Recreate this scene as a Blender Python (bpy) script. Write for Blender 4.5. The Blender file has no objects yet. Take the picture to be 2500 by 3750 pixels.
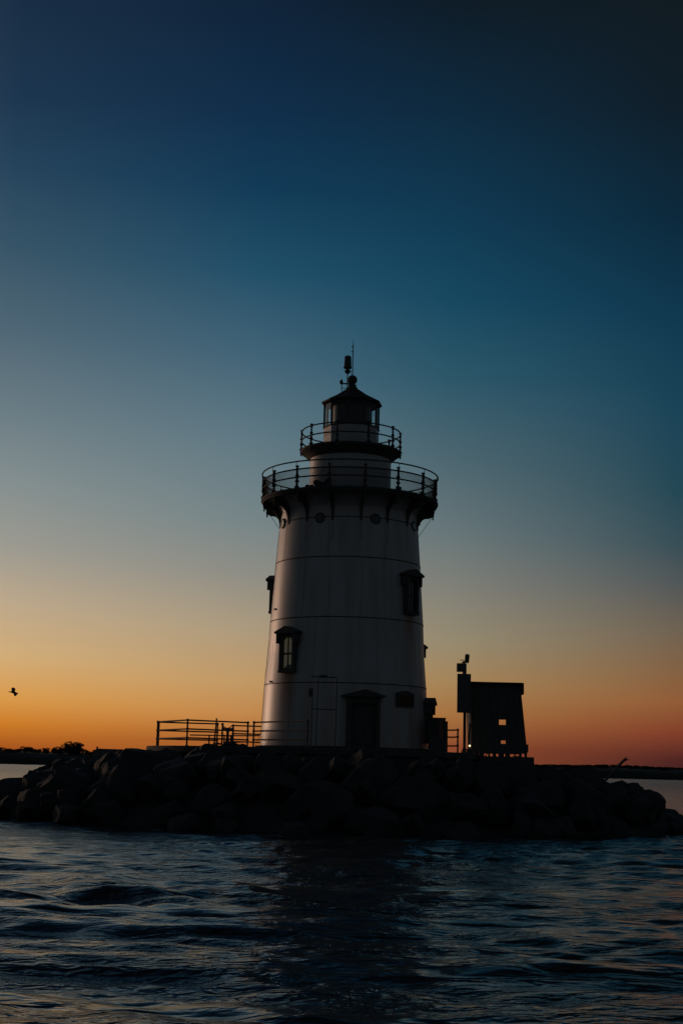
import bpy, math, random
import numpy as np
from mathutils import Vector, Matrix, noise
sc = bpy.context.scene
col = sc.collection
PI = math.pi
rad = math.radians

# ------------------------------------------------------------------ camera
F_PX, CAM_H, ROLL = 5208.0, 2.2, 0.0240
PITCH = math.atan((2820 - 1875) / F_PX)
CAM = Vector((0, 0, CAM_H))
_f = Vector((0, math.cos(PITCH), math.sin(PITCH)))
_u = Vector((0, -math.sin(PITCH), math.cos(PITCH)))
_r = Vector((1, 0, 0))
CR = _r * math.cos(ROLL) + _u * math.sin(ROLL)
CU = -_r * math.sin(ROLL) + _u * math.cos(ROLL)
cd = bpy.data.cameras.new('camera')
cam = bpy.data.objects.new('camera', cd)
col.objects.link(cam)
cd.sensor_fit = 'HORIZONTAL'
cd.sensor_width = 24.0
cd.lens = 24.0 * F_PX / 2500.0
cd.clip_start = 0.1
cd.clip_end = 20000
M = Matrix.Identity(4)
for i in range(3):
    M[i][0], M[i][1], M[i][2], M[i][3] = CR[i], CU[i], -_f[i], CAM[i]
cam.matrix_world = M
sc.camera = cam

def ray(x, y):
    return (_f + CR * ((x - 1250) / F_PX) + CU * ((1875 - y) / F_PX)).normalized()
def at(x, y, Y):                       # photograph point (2500 x 3750) at world depth Y
    d = ray(x, y)
    return CAM + d * (Y / d.y)
def proj(p):
    v = Vector(p) - CAM
    return 1250 + F_PX * v.dot(CR) / v.dot(_f), 1875 - F_PX * v.dot(CU) / v.dot(_f)

# ------------------------------------------------------------------ sky and afterglow
def lin(c):
    return tuple((v / 255 / 12.92) if v / 255 <= 0.04045 else ((v / 255 + 0.055) / 1.055) ** 2.4 for v in c)
world = bpy.data.worlds.new('World')
sc.world = world
world.use_nodes = True
wt = world.node_tree
wt.nodes.clear()
def wn(t, **k):
    n = wt.nodes.new(t)
    for a, b in k.items():
        setattr(n, a, b)
    return n
def wmath(op, a, b=None, clamp=False):
    n = wn('ShaderNodeMath', operation=op)
    n.use_clamp = clamp
    for i, v in enumerate((a, b)):
        if v is None:
            continue
        if isinstance(v, (int, float)):
            n.inputs[i].default_value = v
        else:
            wt.links.new(v, n.inputs[i])
    return n.outputs[0]
tc = wn('ShaderNodeTexCoord')
nrm = wn('ShaderNodeVectorMath', operation='NORMALIZE')
wt.links.new(tc.outputs['Generated'], nrm.inputs[0])
sep = wn('ShaderNodeSeparateXYZ')
wt.links.new(nrm.outputs[0], sep.inputs[0])
elev = wmath('MULTIPLY', wmath('ARCSINE', sep.outputs['Z']), 180 / PI)
azim = wmath('MULTIPLY', wmath('ARCTAN2', sep.outputs['X'], sep.outputs['Y']), 180 / PI)
EMAX = 62.0
efac = wmath('DIVIDE', elev, EMAX, True)
def ramp(stops):
    r = wn('ShaderNodeValToRGB')
    cr = r.color_ramp
    cr.interpolation = 'LINEAR'
    stops = sorted(stops)
    cr.elements[0].position, cr.elements[1].position = stops[0][0] / EMAX, stops[-1][0] / EMAX
    cr.elements[0].color = (*lin(stops[0][1]), 1)
    cr.elements[1].color = (*lin(stops[-1][1]), 1)
    for e, c in stops[1:-1]:
        el = cr.elements.new(e / EMAX)
        el.color = (*lin(c), 1)
    wt.links.new(efac, r.inputs[0])
    return r.outputs[0]
def column(x, rows, extra):
    s = []
    for y, c in rows:
        r_, g_, b_ = c
        if b_ > g_: c = (r_ * .99 + 1, g_, g_ + (b_ - g_) * .74)
        d = ray(x, y)
        s.append((math.degrees(math.asin(d.z)), c))
    return ramp(s + extra)
SKY_L = [(0, (24, 46, 76)), (350, (28, 54, 88)), (600, (36, 67, 100)), (900, (54, 84, 110)), (1200, (78, 102, 122)),
         (1500, (106, 124, 135)), (1750, (131, 142, 144)), (2000, (156, 154, 145)), (2200, (188, 168, 140)),
         (2400, (210, 173, 121)), (2550, (218, 156, 77)), (2650, (207, 125, 38)), (2740, (165, 82, 28))]
SKY_C = [(0, (15, 35, 65)), (400, (16, 46, 84)), (700, (18, 60, 98)), (1000, (34, 80, 114)), (1300, (66, 100, 126)),
         (1600, (95, 120, 135)), (1900, (118, 133, 136)), (2100, (142, 141, 133)), (2300, (172, 154, 126)),
         (2500, (194, 153, 101)), (2620, (195, 135, 75)), (2720, (165, 95, 45))]
SKY_D = [(0, (14, 28, 42)), (400, (14, 42, 70)), (800, (16, 58, 92)), (1100, (22, 72, 105)), (1400, (45, 88, 112)),
         (1700, (78, 103, 116)), (1950, (103, 118, 122)), (2150, (128, 128, 120)), (2350, (150, 138, 112)),
         (2500, (165, 132, 88)), (2620, (165, 112, 62)), (2740, (138, 72, 44))]
SKY_R = [(0, (16, 27, 36)), (400, (15, 31, 46)), (800, (12, 42, 68)), (1150, (15, 56, 88)), (1500, (26, 68, 95)),
         (1800, (36, 72, 90)), (2000, (56, 79, 90)), (2150, (84, 88, 88)), (2300, (110, 98, 82)), (2450, (130, 98, 68)),
         (2570, (145, 92, 55)), (2680, (130, 62, 42)), (2790, (72, 34, 34))]
cL = column(50, SKY_L, [(60, (14, 24, 40))])
cC = column(900, SKY_C, [(60, (9, 18, 30))])
cD = column(1645, SKY_D, [(60, (8, 15, 24))])
cR = column(2450, SKY_R, [(60, (8, 13, 20))])
cW = ramp([(0, (240, 140, 60)), (3, (245, 170, 90)), (7, (230, 186, 145)), (13, (180, 172, 162)), (22, (104, 120, 136)),
           (35, (46, 66, 92)), (60, (18, 30, 48))])       # the west, where the sun has just set, left of the frame
cB = ramp([(0, (50, 49, 49)), (8, (54, 58, 61)), (20, (43, 52, 60)), (40, (32, 41, 50)), (60, (21, 30, 39))])
def mixc(f, a, b):
    n = wn('ShaderNodeMix', data_type='RGBA')
    wt.links.new(f, n.inputs[0]); wt.links.new(a, n.inputs[6]); wt.links.new(b, n.inputs[7])
    return n.outputs[2]
def span(a, b, src=azim, kind='LINEAR'):
    n = wn('ShaderNodeMapRange', interpolation_type=kind)
    n.clamp = True
    n.inputs['From Min'].default_value = a
    n.inputs['From Max'].default_value = b
    wt.links.new(src, n.inputs['Value'])
    return n.outputs[0]
c = mixc(span(-13.5, -3.9), cL, cC)
c = mixc(span(-3.9, 4.4), c, cD)
c = mixc(span(4.4, 13.5), c, cR)
c = mixc(span(14, 70, kind='SMOOTHSTEP'), c, cB)
c = mixc(span(-14, -38), c, cW)
c = mixc(span(-42, -68, kind='SMOOTHSTEP'), c, cB)
bg = wn('ShaderNodeBackground')
wt.links.new(c, bg.inputs[0])
bg.inputs[1].default_value = 1.0
wo = wn('ShaderNodeOutputWorld')
wt.links.new(bg.outputs[0], wo.inputs[0])

sd = bpy.data.lights.new('sun', 'SUN')          # last light of the sun at the horizon, behind and to the left
sd.energy = 0.64
sd.angle = rad(13)
sd.color = (1.0, 0.62, 0.43)
sun = bpy.data.objects.new('sun', sd)
col.objects.link(sun)
_az, _el = rad(-45), rad(2.5)
ldir = Vector((math.sin(_az) * math.cos(_el), math.cos(_az) * math.cos(_el), math.sin(_el)))
sun.rotation_euler = ldir.to_track_quat('Z', 'Y').to_euler()
sun.location = (-40, 60, 40)
sc.view_settings.view_transform = 'Standard'
sc.view_settings.look = 'None'
sc.view_settings.exposure = 0
sc.view_settings.gamma = 1
sc.cycles.max_bounces = 8
sc.cycles.transparent_max_bounces = 16

# ------------------------------------------------------------------ materials
def principled(name, base, rough=0.6, metal=0.0, ior=1.5):
    m = bpy.data.materials.new(name)
    m.use_nodes = True
    p = m.node_tree.nodes['Principled BSDF']
    p.inputs['Base Color'].default_value = (*base, 1)
    p.inputs['Roughness'].default_value = rough
    p.inputs['Metallic'].default_value = metal
    p.inputs['IOR'].default_value = ior
    return m, m.node_tree, p
def varied(name, c1, c2, scale=4.0, rough=0.7, bump=0.3, bdist=0.02, metal=0.0, stretch=(1, 1, 1), detail=6.0):
    m, t, p = principled(name, c1, rough, metal)
    tc = t.nodes.new('ShaderNodeTexCoord')
    mp = t.nodes.new('ShaderNodeMapping')
    mp.inputs['Scale'].default_value = stretch
    n = t.nodes.new('ShaderNodeTexNoise')
    n.inputs['Scale'].default_value = scale
    n.inputs['Detail'].default_value = detail
    t.links.new(tc.outputs['Object'], mp.inputs[0])
    t.links.new(mp.outputs[0], n.inputs['Vector'])
    r = t.nodes.new('ShaderNodeValToRGB')
    r.color_ramp.elements[0].position = 0.35
    r.color_ramp.elements[1].position = 0.65
    r.color_ramp.elements[0].color = (*c1, 1)
    r.color_ramp.elements[1].color = (*c2, 1)
    t.links.new(n.outputs['Fac'], r.inputs[0])
    t.links.new(r.outputs[0], p.inputs['Base Color'])
    if bump:
        b = t.nodes.new('ShaderNodeBump')
        b.inputs['Strength'].default_value = bump
        b.inputs['Distance'].default_value = bdist
        t.links.new(n.outputs['Fac'], b.inputs['Height'])
        t.links.new(b.outputs[0], p.inputs['Normal'])
    return m

m_iron = varied('black_iron', (0.08, 0.084, 0.082), (0.11, 0.11, 0.10), 9, 0.85, 0.3, 0.005)
m_roof = varied('roof_iron', (0.035, 0.030, 0.028), (0.07, 0.045, 0.03), 5, 0.8, 0.3, 0.01)
m_rust = varied('rusty_iron', (0.06, 0.035, 0.02), (0.14, 0.06, 0.025), 6, 0.8, 0.4, 0.01)
m_conc = varied('concrete', (0.06, 0.06, 0.056), (0.11, 0.105, 0.095), 2.2, 0.9, 0.4, 0.03)
m_rock = varied('wet_rock', (0.038, 0.042, 0.042), (0.055, 0.058, 0.056), 1.8, 0.9, 0.8, 0.06)
m_wood = varied('weathered_board', (0.08, 0.078, 0.07), (0.14, 0.13, 0.115), 3, 0.85, 0.4, 0.01, stretch=(6, 6, 0.6))
m_drift = varied('driftwood', (0.10, 0.085, 0.07), (0.18, 0.16, 0.13), 4, 0.85, 0.4, 0.01)
m_steel = varied('grey_steel', (0.09, 0.09, 0.095), (0.13, 0.13, 0.135), 5, 0.5, 0.2, 0.004)
m_land = varied('land', (0.035, 0.042, 0.028), (0.06, 0.065, 0.045), 0.02, 0.95, 0)
m_leaf = varied('foliage', (0.03, 0.045, 0.02), (0.06, 0.08, 0.035), 0.4, 0.9, 0)
m_bark = varied('bark', (0.05, 0.04, 0.03), (0.09, 0.07, 0.05), 2, 0.9, 0)
m_farwall = varied('far_wall', (0.16, 0.15, 0.14), (0.22, 0.21, 0.19), 0.3, 0.9, 0)
m_farroof = varied('far_roof', (0.05, 0.045, 0.045), (0.08, 0.07, 0.065), 0.3, 0.9, 0)
m_feather = varied('dark_feather', (0.05, 0.05, 0.05), (0.12, 0.12, 0.12), 20, 0.8, 0)
m_curtain = varied('pale_blind', (0.42, 0.37, 0.29), (0.5, 0.45, 0.36), 8, 0.85, 0.1, 0.01, stretch=(6, 6, .4))
m_glow_blind = m_curtain.copy(); m_glow_blind.name = 'glowing_blind'      # added glow stands in for sky light seen through the tower
_q = m_glow_blind.node_tree.nodes['Principled BSDF']; _q.inputs['Emission Color'].default_value = (1, .78, .5, 1); _q.inputs['Emission Strength'].default_value = .045
m_rope = varied('rope', (0.08, 0.07, 0.05), (0.14, 0.12, 0.09), 12, 0.9, 0.4, 0.01)
m_lens = varied('lens_drum', (0.03, 0.035, 0.035), (0.05, 0.055, 0.055), 6, 0.4, 0)
m_beacon, _t, _p = principled('green_lens', (0.015, 0.07, 0.045), 0.2)

def make_white():
    m, t, p = principled('white_paint', (0.6, 0.6, 0.59), 0.40)
    L = t.links.new
    tc = t.nodes.new('ShaderNodeTexCoord')
    def noise_(scale, stretch, detail=6):
        mp = t.nodes.new('ShaderNodeMapping'); mp.inputs['Scale'].default_value = stretch
        L(tc.outputs['Object'], mp.inputs[0])
        n = t.nodes.new('ShaderNodeTexNoise'); n.inputs['Scale'].default_value = scale; n.inputs['Detail'].default_value = detail
        L(mp.outputs[0], n.inputs['Vector'])
        return n.outputs['Fac']
    def rmp(src, a, b):
        r = t.nodes.new('ShaderNodeMapRange'); r.inputs['From Min'].default_value = a; r.inputs['From Max'].default_value = b
        L(src, r.inputs['Value']); return r.outputs[0]
    def mul(a, b):
        n = t.nodes.new('ShaderNodeMath'); n.operation = 'MULTIPLY'
        for i, v in enumerate((a, b)):
            if isinstance(v, float): n.inputs[i].default_value = v
            else: L(v, n.inputs[i])
        return n.outputs[0]
    def mix(f, a, b):
        n = t.nodes.new('ShaderNodeMix'); n.data_type = 'RGBA'; L(f, n.inputs[0])
        for i, v in ((6, a), (7, b)):
            if isinstance(v, tuple): n.inputs[i].default_value = (*v, 1)
            else: L(v, n.inputs[i])
        return n.outputs[2]
    streak = rmp(noise_(3.0, (1, 1, 0.06)), 0.42, 0.75)
    blot = rmp(noise_(0.7, (1, 1, 0.5)), 0.45, 0.8)
    c = mix(mul(streak, 0.38), (0.60, 0.595, 0.58), (0.30, 0.22, 0.16))
    c = mix(mul(blot, 0.35), c, (0.38, 0.33, 0.29))
    # rust that runs down below windows and fixings: a vertex attribute holds where the runs are
    at_ = t.nodes.new('ShaderNodeAttribute'); at_.attribute_name = 'rust'
    rs = mul(at_.outputs['Fac'], rmp(noise_(4.5, (1.2, 1.2, 0.12)), 0.18, 0.52))
    c = mix(rs, c, (0.40, 0.15, 0.045))
    L(c, p.inputs['Base Color'])
    b = t.nodes.new('ShaderNodeBump'); b.inputs['Strength'].default_value = 0.25; b.inputs['Distance'].default_value = 0.012
    L(noise_(1.6, (1, 1, 0.7), 3), b.inputs['Height']); L(b.outputs[0], p.inputs['Normal'])
    return m
m_white = make_white()
m_white2 = varied('white_iron', (0.50, 0.49, 0.47), (0.6, 0.59, 0.57), 2.5, 0.4, 0.2, 0.01, stretch=(1, 1, 0.3))

def make_glass(name, tint=(1, 1, 1)):
    m = bpy.data.materials.new(name); m.use_nodes = True; t = m.node_tree; t.nodes.clear()
    o = t.nodes.new('ShaderNodeOutputMaterial'); mx = t.nodes.new('ShaderNodeMixShader')
    tr = t.nodes.new('ShaderNodeBsdfTransparent'); gl = t.nodes.new('ShaderNodeBsdfGlossy'); lw = t.nodes.new('ShaderNodeLayerWeight')
    tr.inputs[0].default_value = (*tint, 1); gl.inputs['Roughness'].default_value = 0.03; lw.inputs['Blend'].default_value = 0.5
    pw = t.nodes.new('ShaderNodeMath'); pw.operation = 'POWER'; pw.inputs[1].default_value = 4.0
    fr = t.nodes.new('ShaderNodeMath'); fr.operation = 'MULTIPLY_ADD'; fr.inputs[1].default_value = 0.93; fr.inputs[2].default_value = 0.04
    t.links.new(lw.outputs['Facing'], pw.inputs[0]); t.links.new(pw.outputs[0], fr.inputs[0])
    t.links.new(fr.outputs[0], mx.inputs[0]); t.links.new(tr.outputs[0], mx.inputs[1]); t.links.new(gl.outputs[0], mx.inputs[2])
    t.links.new(mx.outputs[0], o.inputs[0])
    return m
m_glass = make_glass('window_glass', (0.85, 0.9, 0.9))

def make_water():
    m, t, p = principled('sea', (0.026, 0.028, 0.025), 0.13, 0, 1.33)
    L = t.links.new
    g = t.nodes.new('ShaderNodeNewGeometry')
    prev = None
    for sc_, st, dist, strg in ((1.0, (0.30, 0.62, 1), 0.24, 0.7), (1.0, (1.1, 2.3, 1), 0.16, 0.75), (1.0, (3.2, 6.0, 1), 0.07, 0.9)):
        mp = t.nodes.new('ShaderNodeMapping'); mp.inputs['Scale'].default_value = st
        mp.inputs['Rotation'].default_value = (0, 0, random.uniform(-.15, .15))
        L(g.outputs['Position'], mp.inputs[0])
        n = t.nodes.new('ShaderNodeTexNoise'); n.inputs['Scale'].default_value = sc_; n.inputs['Detail'].default_value = 2.0
        n.inputs['Distortion'].default_value = 0.9
        L(mp.outputs[0], n.inputs['Vector'])
        b = t.nodes.new('ShaderNodeBump'); b.inputs['Strength'].default_value = strg; b.inputs['Distance'].default_value = dist
        if dist < 0.19:                        # ripples come in patches, with smoother water between them
            mk = t.nodes.new('ShaderNodeTexNoise'); mk.inputs['Scale'].default_value = 1.0; mk.inputs['Detail'].default_value = 1.5; mk.inputs['Distortion'].default_value = .6
            m2 = t.nodes.new('ShaderNodeMapping'); m2.inputs['Scale'].default_value = (.11, .30, 1) if dist > .1 else (.17, .42, 1); m2.inputs['Location'].default_value = (7.3 * dist * 100, 3.1, 0)
            L(g.outputs['Position'], m2.inputs[0]); L(m2.outputs[0], mk.inputs['Vector'])
            mr = t.nodes.new('ShaderNodeMapRange'); mr.inputs['From Min'].default_value = .38; mr.inputs['From Max'].default_value = .62
            mr.inputs['To Min'].default_value = .25 * strg if dist > .1 else .08; mr.inputs['To Max'].default_value = strg
            L(mk.outputs['Fac'], mr.inputs['Value'])
            ds = t.nodes.new('ShaderNodeVectorMath'); ds.operation = 'DISTANCE'; ds.inputs[1].default_value = (-9.5, 35.5, 0); L(g.outputs['Position'], ds.inputs[0])
            dr = t.nodes.new('ShaderNodeMapRange'); dr.inputs['From Min'].default_value = 2; dr.inputs['From Max'].default_value = 8; dr.inputs['To Min'].default_value = .3
            L(ds.outputs['Value'], dr.inputs['Value'])     # a slick where the water lies smoother
            mm = t.nodes.new('ShaderNodeMath'); mm.operation = 'MULTIPLY'; L(mr.outputs[0], mm.inputs[0]); L(dr.outputs[0], mm.inputs[1]); L(mm.outputs[0], b.inputs['Strength'])
        L(n.outputs['Fac'], b.inputs['Height'])
        if prev is not None: L(prev, b.inputs['Normal'])
        prev = b.outputs[0]
    L(prev, p.inputs['Normal'])
    ln = t.nodes.new('ShaderNodeVectorMath'); ln.operation = 'LENGTH'; L(g.outputs['Position'], ln.inputs[0])
    rr = t.nodes.new('ShaderNodeMapRange'); rr.inputs['From Min'].default_value = 45; rr.inputs['From Max'].default_value = 350
    rr.inputs['To Min'].default_value = .16; rr.inputs['To Max'].default_value = .25; L(ln.outputs['Value'], rr.inputs['Value'])
    L(rr.outputs[0], p.inputs['Roughness'])        # ripples too fine to model spread the reflection of the far water
    return m
random.seed(4)
m_water = make_water()

# ------------------------------------------------------------------ mesh helpers
def tag(o, label=None, cat=None, group=None, kind=None):
    if label: o['label'] = label
    if cat: o['category'] = cat
    if group: o['group'] = group
    if kind: o['kind'] = kind
    return o
def empty(name, loc, label, cat, group=None, rz=0.0):
    o = bpy.data.objects.new(name, None)
    col.objects.link(o)
    o.location = loc
    o.rotation_euler = (0, 0, rz)
    o.empty_display_size = 0.3
    return tag(o, label, cat, group)

class MB:
    def __init__(s, mat=None):
        s.v = []; s.f = []; s.T = mat or Matrix.Identity(4)
    def add(s, vs, fs):
        n = len(s.v)
        s.v += [tuple(s.T @ Vector(v)) for v in vs]
        s.f += [tuple(i + n for i in f) for f in fs]
        return s
    def box(s, x0, x1, y0, y1, z0, z1):
        return s.add([(x0, y0, z0), (x1, y0, z0), (x1, y1, z0), (x0, y1, z0), (x0, y0, z1), (x1, y0, z1), (x1, y1, z1), (x0, y1, z1)],
                     [(0, 3, 2, 1), (4, 5, 6, 7), (0, 1, 5, 4), (1, 2, 6, 5), (2, 3, 7, 6), (3, 0, 4, 7)])
    def prism(s, pts, y0, y1):                 # outline in local x-z, extruded along y
        n = len(pts)
        vs = [(x, y0, z) for x, z in pts] + [(x, y1, z) for x, z in pts]
        fs = [tuple(range(n)), tuple(range(2 * n - 1, n - 1, -1))]
        for i in range(n):
            j = (i + 1) % n
            fs.append((i, i + n, j + n, j))
        return s.add(vs, fs)
    def lathe(s, prof, n=48, cx=0, cy=0, a0=0.0, caps=True):
        vs = []; fs = []
        for r, z in prof:
            for k in range(n):
                a = a0 + 2 * PI * k / n
                vs.append((cx + r * math.sin(a), cy - r * math.cos(a), z))
        for i in range(len(prof) - 1):
            for k in range(n):
                k2 = (k + 1) % n
                fs.append((i * n + k, i * n + k2, (i + 1) * n + k2, (i + 1) * n + k))
        if caps:
            fs.append(tuple(range(n - 1, -1, -1)))
            m = (len(prof) - 1) * n
            fs.append(tuple(range(m, m + n)))
        return s.add(vs, fs)
    def tube(s, pts, r, n=8, closed=False, r2=None):
        pts = [Vector(p) for p in pts]
        N = len(pts); vs = []; fs = []
        up = Vector((0, 0, 1))
        for i, p in enumerate(pts):
            if closed: d = pts[(i + 1) % N] - pts[i - 1]
            else: d = pts[min(i + 1, N - 1)] - pts[max(i - 1, 0)]
            d.normalize()
            a = d.cross(up)
            if a.length < 0.05: a = d.cross(Vector((1, 0, 0)))
            a.normalize(); b = d.cross(a).normalized()
            rr = r if r2 is None else r + (r2 - r) * i / (N - 1)
            for k in range(n):
                t = 2 * PI * k / n
                vs.append(p + a * (math.cos(t) * rr) + b * (math.sin(t) * rr))
        R = N if closed else N - 1
        for i in range(R):
            j = (i + 1) % N
            for k in range(n):
                k2 = (k + 1) % n
                fs.append((i * n + k, j * n + k, j * n + k2, i * n + k2))
        if not closed:
            fs.append(tuple(range(n))); fs.append(tuple(range(N * n - 1, (N - 1) * n - 1, -1)))
        return s.add(vs, fs)
    def ball(s, c, r, n=12, m=8, sz=1.0):
        prof = [(max(r * math.sin(PI * i / m), 1e-4), c[2] + r * sz * -math.cos(PI * i / m)) for i in range(m + 1)]
        return s.lathe(prof, n, c[0], c[1])
    def ring(s, R, z, r, n=64, seg=6):
        return s.tube([(R * math.sin(2 * PI * k / n), -R * math.cos(2 * PI * k / n), z) for k in range(n)], r, seg, True)
    def build(s, name, mat, parent=None, smooth=False, angle=35):
        me = bpy.data.meshes.new(name)
        me.from_pydata(s.v, [], s.f)
        me.validate(); me.update()
        import bmesh
        bm = bmesh.new(); bm.from_mesh(me)
        bmesh.ops.recalc_face_normals(bm, faces=bm.faces)
        bm.to_mesh(me); bm.free()
        if mat: me.materials.append(mat)
        if smooth:
            me.polygons.foreach_set('use_smooth', [True] * len(me.polygons))
            me.set_sharp_from_angle(angle=rad(angle))
        o = bpy.data.objects.new(name, me)
        col.objects.link(o)
        if parent: o.parent = parent
        return o

# ------------------------------------------------------------------ sea
def build_water():
    xs = np.sinh(np.linspace(-7.0, 7.0, 460)) ; xs = xs / xs[-1] * 4200
    # finer in the middle: blend linear core
    core = np.linspace(-22, 22, 380)
    out = 22 + np.cumsum(np.geomspace(0.14, 420, 60))
    xs = np.concatenate([-out[::-1], core, out])
    yn = 7 + np.cumsum(np.geomspace(0.055, 0.25, 420))
    yf = yn[-1] + np.cumsum(np.geomspace(0.3, 420, 70))
    yb = 7 - np.cumsum(np.geomspace(0.12, 320, 40))
    ys = np.concatenate([yb[::-1], [7.0], yn, yf])
    X, Y = np.meshgrid(xs, ys)
    rng = np.random.default_rng(11)
    Z = np.zeros_like(X)
    # slow warp so that wave trains bend and swirl
    wx = 0.8 * np.sin(Y * 0.31 + 1.3) + 0.9 * np.sin(X * 0.23 + Y * 0.17) + .5 * np.sin(X * .61 - Y * .4)
    wy = 0.7 * np.sin(X * 0.27 + 0.4) + 0.6 * np.sin(X * 0.13 - Y * 0.29 + 2)
    for i in range(60):
        lam = 0.55 * (6.5 / 0.55) ** rng.random()
        th = rng.normal(0, 0.55) + PI / 2 - 0.15
        if i % 5 == 0: th += rng.uniform(-1.2, 1.2)
        k = 2 * PI / lam
        a = 0.0065 * lam ** 0.72
        Z += a * np.sin(k * (math.cos(th) * (X + wx) + math.sin(th) * (Y + wy)) + rng.random() * 6.28)
    # wake swirl and calmer patches
    env = 0.65 + 0.35 * np.sin(X * 0.21 + 0.6 * np.sin(Y * 0.19)) * np.sin(Y * 0.16 + 0.8)
    fade = np.clip(1.25 - np.hypot(X, Y) / 160, 0, 1) * np.clip(1.3 - np.abs(X) / 40, 0, 1)
    Z *= env * fade * (1 - .55 * np.exp(-((X + 10) / 5.5) ** 2 - ((Y - 35.5) / 5) ** 2))
    nx, ny = len(xs), len(ys)
    me = bpy.data.meshes.new('sea')
    me.vertices.add(nx * ny)
    me.vertices.foreach_set('co', np.stack([X, Y, Z], -1).astype(np.float32).ravel())
    idx = np.arange(nx * ny).reshape(ny, nx)
    q = np.stack([idx[:-1, :-1], idx[:-1, 1:], idx[1:, 1:], idx[1:, :-1]], -1).reshape(-1, 4)
    me.loops.add(q.size)
    me.loops.foreach_set('vertex_index', q.ravel().astype(np.int32))
    me.polygons.add(len(q))
    me.polygons.foreach_set('loop_start', np.arange(0, q.size, 4, dtype=np.int32))
    me.polygons.foreach_set('use_smooth', np.ones(len(q), dtype=bool))
    me.update(); me.validate()
    me.materials.append(m_water)
    o = bpy.data.objects.new('water', me)
    col.objects.link(o)
    return tag(o, kind='structure')
build_water()

# ------------------------------------------------------------------ lighthouse
D = 66.0
AX = at(1259, 2740, D)
PIER_Z = 3.05
X0 = AX.x
def zc(y):                                     # photograph row -> height on the tower's axis plane
    lo, hi = -2.0, 60.0
    for _ in range(40):
        mid = (lo + hi) / 2
        if proj((X0, D, mid))[1] > y: lo = mid
        else: hi = mid
    return lo
def m_at(hw, z):                               # half width in photograph px -> metres at height z
    dep = (Vector((X0, D, z)) - CAM).dot(_f)
    return hw * dep / F_PX
def ZL(y): return zc(y) - PIER_Z               # local height above pier
def RL(hw, y): return m_at(hw, zc(y))
def ZF(y, deg, R=3.4):                         # height of a row on the wall at that bearing
    Y = D - R * math.cos(rad(deg)); lo, hi = -2.0, 60.0
    for _ in range(40):
        mid = (lo + hi) / 2
        if proj((X0 + R * math.sin(rad(deg)), Y, mid))[1] > y: lo = mid
        else: hi = mid
    return lo - PIER_Z

wall_prof = [(2760, 308), (2740, 307), (2524, 296), (2400, 285), (2282, 279), (2066, 263), (1945, 253.5), (1850, 249)]
WP = [(ZL(y), RL(h, y)) for y, h in wall_prof]
def wallR(z):
    for (z0, r0), (z1, r1) in zip(WP, WP[1:]):
        if z <= z1: return r0 + (r1 - r0) * (z - z0) / (z1 - z0)
    return WP[-1][1]
LH = empty('lighthouse', (X0, D, PIER_Z), 'tall white iron lighthouse with two railed galleries and a dark lantern room', 'lighthouse')

def rot_T(theta, r=0.0, z=0.0):               # local frame on a round wall: x sideways, -y outward, z up
    return Matrix.Translation((r * math.sin(theta), -r * math.cos(theta), z)) @ Matrix.Rotation(theta, 4, 'Z')

# windows: (theta deg, hood apex row, height px)
WINS = [(-44, 2297, 1.0, 'win'), (53, 2087, 1.0, 'win'), (-106, 2108, .9, 'win'), (116, 2352, .9, 'win'), (79, 2556, 1.0, 'win')]
# tower wall with rust mask
NT = 160
zs = sorted(set([WP[0][0] + (WP[-1][0] - WP[0][0]) * i / 90 for i in range(91)]))
wall = MB().lathe([(wallR(z), z) for z in zs], NT, caps=False).build('tower_wall', m_white, LH, True)
me = wall.data
ra = me.attributes.new('rust', 'FLOAT', 'POINT')
vals = []
for v in me.vertices:
    th = math.degrees(math.atan2(v.co.x, -v.co.y)); z = v.co.z
    r = 0.0
    for (t, y, s, k) in WINS:
        zb = ZF(y, t) - 2.02
        dth = abs(th - t)
        dz = zb - z
        if dz > -0.1 and dth < 8:
            r = max(r, max(0, 1 - dth / 8) ** .5 * max(0, 1 - dz / 3.2))
    # general wear near the base, on the side facing the sea
    if z < 4: r = max(r, 0.45 * (1 - z / 4) * (0.5 + 0.5 * math.sin(th * 0.4)))
    for bt in range(16):
        d = abs(th - (-58.5 + 22.5 * bt) + 180) % 360 - 180
        if abs(d) < 2.2 and 9.2 < z < 10.7: r = max(r, 0.5)
    vals.append(r)
ra.data.foreach_set('value', vals)

# plate seams: a thin proud strip and a fine lower lip
for y, hw in ((2518, 1), (2288, 1), (2076, 1), (1935, 1)):
    z = ZL(y); R = wallR(z)
    MB().lathe([(R - .02, z - .026), (R + .016, z - .022), (R + .020, z), (R + .016, z + .016), (R - .02, z + .022)], NT, caps=False).build('plate_seam', m_rust, LH, True)
# vertical plate joints, staggered
for a, b, offs in ((2735, 2524, 0), (2514, 2292, 17), (2284, 2080, 5), (2072, 1940, 24)):
    for k in range(8):
        th = rad(-40 + 45 * k + offs)
        z0, z1 = ZL(a), ZL(b)
        MB().tube([((wallR(z) - .001) * math.sin(th), -(wallR(z) - .001) * math.cos(th), z) for z in (z0, (z0 + z1) / 2, z1)], 0.006, 4).build('plate_joint', m_iron, LH)

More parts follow.
